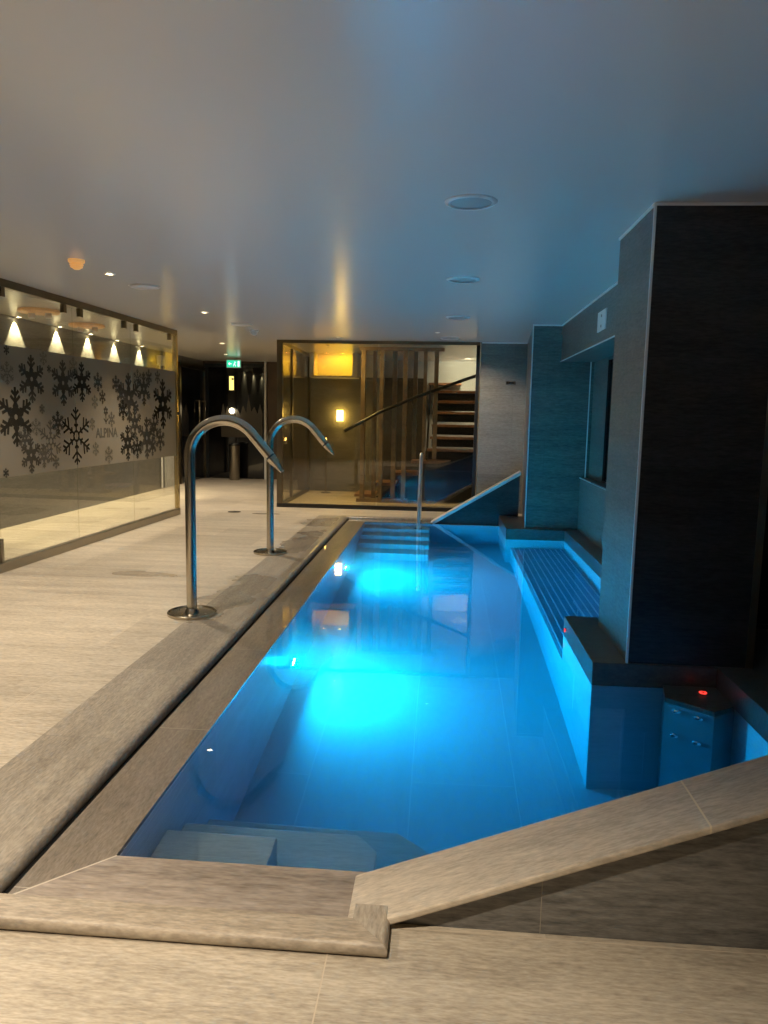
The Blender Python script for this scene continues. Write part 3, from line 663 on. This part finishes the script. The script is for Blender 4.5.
# corner block with red button in the near niche
cb = empty('massage_block', (1.42, 3.93, PB), label='dark angular corner block with chrome jets in the near niche of the pool', cat='massage block')
poly = [(1.272, 4.108), (1.228, 3.92), (1.425, 3.742), (1.556, 3.83), (1.556, 4.108)]
link('block_body', prism(bmesh.new(), [(x - 1.42, y - 3.93) for x, y in poly], .001, 1.345), M['block'], cb)
link('block_top', prism(bmesh.new(), [(1.42 + (x - 1.42) * 1.0 - 1.42, y - 3.93) for x, y in poly], 1.346, 1.388, bev=.003), M['ledge'], cb)
fd = Vector((.197, -.178, 0)).normalized(); fn = Vector((fd.y, -fd.x, 0))
for a in (.065, .185):
    for z in (-.14, -.47):
        c = Vector((1.228 - 1.42, 3.92 - 3.93, z - PB)) + fd * a + fn * .0
        link('jet_nozzle', lathe(bmesh.new(), [(.009, .004), (.010, .012), (.02, .014), (.026, .008), (.027, .0)], 24, c, fn), M['chrome'], cb, smooth=True)
def button(name, loc, axis, label, s=1):
    b = empty(name, loc, label=label, cat='button')
    link('bezel', lathe(bmesh.new(), [(.0, 0), (.024 * s, 0), (.024 * s, .003), (.018 * s, .005), (0, .005)], 28, (0, 0, 0), axis), M['chrome'], b, smooth=True)
    link('light_ring', lathe(bmesh.new(), [(.008 * s, .0052), (.017 * s, .0052), (.017 * s, .0075), (.008 * s, .0075)], 28, (0, 0, 0), axis), emis('button_red', (1, .04, .03), 2.5), b)
    link('cap', lathe(bmesh.new(), [(0, .0052), (.0075 * s, .0052), (.0075 * s, .0085), (0, .0085)], 20, (0, 0, 0), axis), M['black'], b)
button('push_button', (1.452, 4.0, PB + 1.388), (0, 0, 1), 'round push button with glowing red ring on top of the corner block', 1.15)
button('push_button', (.8795, 5.02, .02), (-1, 0, 0), 'small red lit push button on the side of the dark ledge by the bench', .8)

# ------------------------------------------------------------------ underwater lights
def poollight(x, y, z, ax, label):
    t = empty('pool_light', (x, y, z), label=label, cat='pool light')
    link('bezel', lathe(bmesh.new(), [(.05, .0), (.085, 0), (.085, .012), (.07, .02), (.05, .016)], 36, (0, 0, 0), ax), M['chrome'], t, smooth=True)
    link('lens', lathe(bmesh.new(), [(0, .001), (.05, .001), (.05, .014), (0, .018)], 28, (0, 0, 0), ax), emis('pool_lens', (.35, .85, 1), 110), t, smooth=True)
    return t
poollight(PX0 + .001, 5.15, WZ - .88, (1, 0, 0), 'round underwater spotlight in the left pool wall, the nearer one')
poollight(PX0 + .001, 8.05, WZ - .88, (1, 0, 0), 'round underwater spotlight in the left pool wall, the farther one')

# ------------------------------------------------------------------ ceiling things
for i, (x, y, lb) in enumerate(((.115, 4.1, 'round flush ceiling speaker above the pool, the nearest and largest'), (.133, 6.32, 'round flush ceiling speaker above the pool, second from the camera'), (.139, 8.65, 'round flush ceiling speaker above the pool, third from the camera'), (.07, 10.95, 'round flush ceiling speaker by the glass screen, the farthest'))):
    t = empty('ceiling_speaker', (x, y, CH), label=lb, cat='ceiling speaker')
    link('rim', lathe(bmesh.new(), [(.110, -.001), (.138, -.001), (.136, -.006), (.122, -.013), (.110, -.010)], 56), M['white'], t, smooth=True)
    link('grille', lathe(bmesh.new(), [(0, -.001), (.109, -.001), (.109, -.006), (0, -.010)], 56), M['speaker'], t, smooth=True)
t = empty('ceiling_vent', (-2.73, 6.75, CH), label='round white ceiling vent disc near the left glass partition', cat='vent')
link('disc', lathe(bmesh.new(), [(0, -.018), (.10, -.018), (.128, -.012), (.13, -.006), (.06, -.002), (0, -.002)], 48), M['white'], t, smooth=True)
link('collar', lathe(bmesh.new(), [(.09, -.001), (.14, -.001), (.14, -.004), (.09, -.004)], 48), M['white'], t)
t = empty('ceiling_vent', (-2.581, 9.5, CH), label='round white ceiling vent disc farther back near the fire detector', cat='vent')
link('disc', lathe(bmesh.new(), [(0, -.018), (.10, -.018), (.128, -.012), (.13, -.006), (.06, -.002), (0, -.002)], 48), M['white'], t, smooth=True)
link('collar', lathe(bmesh.new(), [(.09, -.001), (.14, -.001), (.14, -.004), (.09, -.004)], 48), M['white'], t)
for x, y, lb, mt in ((-2.79, 5.6, 'amber smoke detector dome on the ceiling above the left deck, the nearer one', 'amber'), (-2.59, 10.15, 'pale smoke detector dome on the ceiling farther back', 'white')):
    t = empty('smoke_detector', (x, y, CH), label=lb, cat='smoke detector')
    mm_ = pbr('detector_amber', (.75, .48, .2), .4, emit=(1, .5, .15), es=.35) if mt == 'amber' else M['white']  # warm light on the dome put into its amber colour and glow
    link('base', lathe(bmesh.new(), [(0, -.001), (.06, -.001), (.06, -.02), (.052, -.026), (0, -.026)], 36), mm_, t, smooth=True)
    link('sensor_head', lathe(bmesh.new(), [(0, -.0262), (.036, -.0262), (.036, -.034), (.05, -.036), (.05, -.042), (.036, -.044), (.036, -.050), (.045, -.052), (.043, -.058), (.030, -.060), (.028, -.068), (.015, -.074), (0, -.075)], 32), mm_, t, smooth=True)
def spot(loc, power, ang, col, blend=.6, rad=.04, direction=(0, 0, -1), name='lamp'):
    l = bpy.data.lights.new(name, 'SPOT'); l.energy = power; l.spot_size = radians(ang); l.spot_blend = blend
    l.color = col; l.shadow_soft_size = rad
    o = bpy.data.objects.new(name, l); COL.objects.link(o); o.location = loc
    o.rotation_euler = Vector((0, 0, -1)).rotation_difference(Vector(direction).normalized()).to_euler()
    return o
WARM = (1, .84, .64)
def downlight(x, y, power, label, ang=112, group=None, es=30, r=.032, direction=(0, 0, -1)):
    t = empty('downlight', (x, y, CH), label=label, cat='downlight', group=group)
    link('trim_ring', lathe(bmesh.new(), [(r, -.001), (r + .016, -.001), (r + .014, -.007), (r, -.010)], 32), M['white'], t, smooth=True)
    link('lens', lathe(bmesh.new(), [(0, -.003), (r, -.003), (r, -.001), (0, -.001)], 24), emis('downlight_lens', (1, .8, .5), es), t)
    if power: spot((x, y, CH - .03), power, ang, WARM, .8, direction=direction)
downlight(-2.78, 6.14, 230, 'small lit downlight beside the amber smoke detector above the left deck')
downlight(-2.714, 8.42, 220, 'small lit downlight above the middle of the left deck')
downlight(-3.62, 12.1, 150, 'small lit downlight at the corridor entrance, the farthest')
downlight(-2.78, 3.7, 290, 'small downlight above the left deck', es=30)
downlight(-2.4, 1.6, 260, 'small downlight above the near left deck', es=30)
downlight(-.6, .5, 350, 'small downlight above the floor in front of the pool', es=30, ang=100)
downlight(-4.2, 14.3, 130, 'added small downlight by the black door in the corridor')  # unseen lamp added to brighten the corridor
spotd = ((-1.55, 10.95), (-.1, 10.2))  # lamps added to brighten the far parapet cap and the stone wall
for i, (x, y) in enumerate(spotd):
    downlight(x, y, (170, 170)[i], ('added small downlight in front of the glass screen', 'added small downlight aimed at the stone wall right of the glass screen')[i], es=8, r=.02, ang=(112, 66)[i], direction=((0, 0, -1), (.75, 1.25, -1.35))[i])

for y in (9.0, 10.0, 10.9, 11.8, 12.8, 8.05, 7.1):
    spot((-5.245, y, CH - .012), 150, 72, (1, .86, .50), .3, .012, direction=(-.12, 0, -1), name='washer')
for x, y in ((-4.62, 8.35), (-4.72, 9.70)):
    spot((x, y, CH - .12), 130, 120, WARM, .8, name='room_lamp')
downlight(-4.6, 12.6, 130, 'added small downlight in the room behind the glass partition, beyond the oak lamps', es=10)  # unseen lamp and fitting added to light this room
# wall lamp beams: up and down
spot((-1.93, 13.93, 1.56), 5, 50, (1, .55, .04), .3, .03, direction=(0, .1, 1), name='lamp_up')
for x, c in ((-1.86, (1, .66, .03)), (-2.16, (1, .42, .05))):  # spots added, no fitting seen, to colour the bulkhead yellow and orange
    t = empty('bulkhead_fill_spot', (x, 13.75, CH), label='added ceiling spot throwing yellow light on the pale bulkhead behind the glass' if x > -2 else 'added ceiling spot throwing orange light on the pale bulkhead behind the glass', cat='spotlight')
    link('ring', lathe(bmesh.new(), [(.03, -.001), (.045, -.001), (.045, -.008), (.03, -.008)], 24), M['white'], t)
    link('lens', lathe(bmesh.new(), [(0, -.004), (.03, -.004), (.03, -.001), (0, -.001)], 24), emis('bulkhead_fill_lens', c, 20), t)
    spot((x, 13.75, CH - .02), (13 if x > -2 else 9), 150, c, .5, .02, direction=(0, .6, -1), name='bulkhead_fill_lamp')
spot((-1.93, 13.93, 1.32), 6, 90, (1, .6, .15), .6, .03, direction=(0, 0, -1), name='lamp_down')
# lamps added to brighten the treads and the pale wall above
downlight(.35, 14.6, 55, 'added small downlight above the upper treads of the staircase', ang=140, es=6)
spot((.45, 14.55, CH - .03), 45, 120, (1, .98, .78), .8, .05, direction=(.1, 1, -.35), name='stair_wall_fill_lamp')
downlight(-1.9, 12.3, 0, 'added warm downlight beside the timber slats behind the glass screen', es=4, r=.02)  # fitting added for the unseen lamp that gilds the slats
spot((-1.9, 12.3, CH - .05), 190, 130, (1, .68, .20), .8, .05, direction=(.8, .05, -1), name='slat_fill_lamp')
# underwater lamps
def disk(loc, power, size, col, d, spread=180, name='pool_lamp'):
    l = bpy.data.lights.new(name, 'AREA'); l.shape = 'DISK'; l.size = size; l.energy = power; l.color = col; l.spread = radians(spread)
    o = bpy.data.objects.new(name, l); COL.objects.link(o); o.location = loc
    o.rotation_euler = Vector((0, 0, -1)).rotation_difference(Vector(d).normalized()).to_euler()
BL = (0.0, .66, 1.0)
for y in (5.15, 8.05):
    disk((PX0 + .03, y, WZ - .88), 165, .10, BL, (1, 0, .20))

# ------------------------------------------------------------------ small wall things
t = empty('wall_sensor', (1.0, 11.449, 1.978), label='small black sensor with a chrome edge on the stone wall right of the glass', cat='sensor')
link('housing', B(-.07, .07, -.02, 0, -.025, .025, bev=.004), M['chrome'], t)
link('eye', B(-.02, .055, -.026, -.0205, -.016, .016, bev=.002), M['black'], t)
t = empty('access_panel', (1.3995, 6.93, 2.335), label='square grey access plate on the tiled beam above the niche', cat='panel')
link('plate', B(-.012, 0, -.17, .17, -.09, .085, bev=.002), M['trim'], t)
link('screw', lathe(bmesh.new(), [(0, 0), (.012, 0), (.012, .004), (0, .004)], 14, (-.012, .0, .04), (-1, 0, 0)), M['rail'], t)
link('screw', lathe(bmesh.new(), [(0, 0), (.012, 0), (.012, .004), (0, .004)], 14, (-.012, .0, -.05), (-1, 0, 0)), M['rail'], t)
t = empty('floor_drain', (-3.03, 10.68, 0), label='flat dark floor drain in the deck beyond the farther water spout', cat='drain')
link('frame', lathe(bmesh.new(), [(.075, .0005), (.095, .0005), (.095, .004), (.075, .004)], 32), M['steel'], t)
bm = bmesh.new()
for k in range(-4, 5):
    w = math.sqrt(.075 ** 2 - (k * .016) ** 2); box(bm, -w, w, k * .016 - .004, k * .016 + .004, .0005, .0035)
link('grate', bm, M['black'], t)

# ------------------------------------------------------------------ world, camera, colour
w = bpy.data.worlds.new('world'); S.world = w; w.use_nodes = True
bg = w.node_tree.nodes['Background']; bg.inputs[0].default_value = (.02, .025, .03, 1); bg.inputs[1].default_value = .3
cam = bpy.data.cameras.new('camera'); co = bpy.data.objects.new('camera', cam); COL.objects.link(co)
cam.sensor_fit = 'VERTICAL'; cam.sensor_height = 36; cam.lens = 742.7 * 36 / 1024
cam.clip_start = .05; cam.clip_end = 100
rt = Vector((0.9967513, 0.0782190, 0.0191980)); up = Vector((-0.0290145, 0.1263728, 0.9915584)); bk = Vector((0.0751326, -0.9888942, 0.1282318))
R3 = Matrix((rt, up, bk)).transposed()
co.matrix_world = Matrix.Translation((0, 0, 1.45)) @ R3.to_4x4()
S.camera = co
S.view_settings.view_transform = 'Standard'; S.view_settings.look = 'None'; S.view_settings.gamma = 1; S.view_settings.exposure = 0
S.view_settings.use_curve_mapping = False
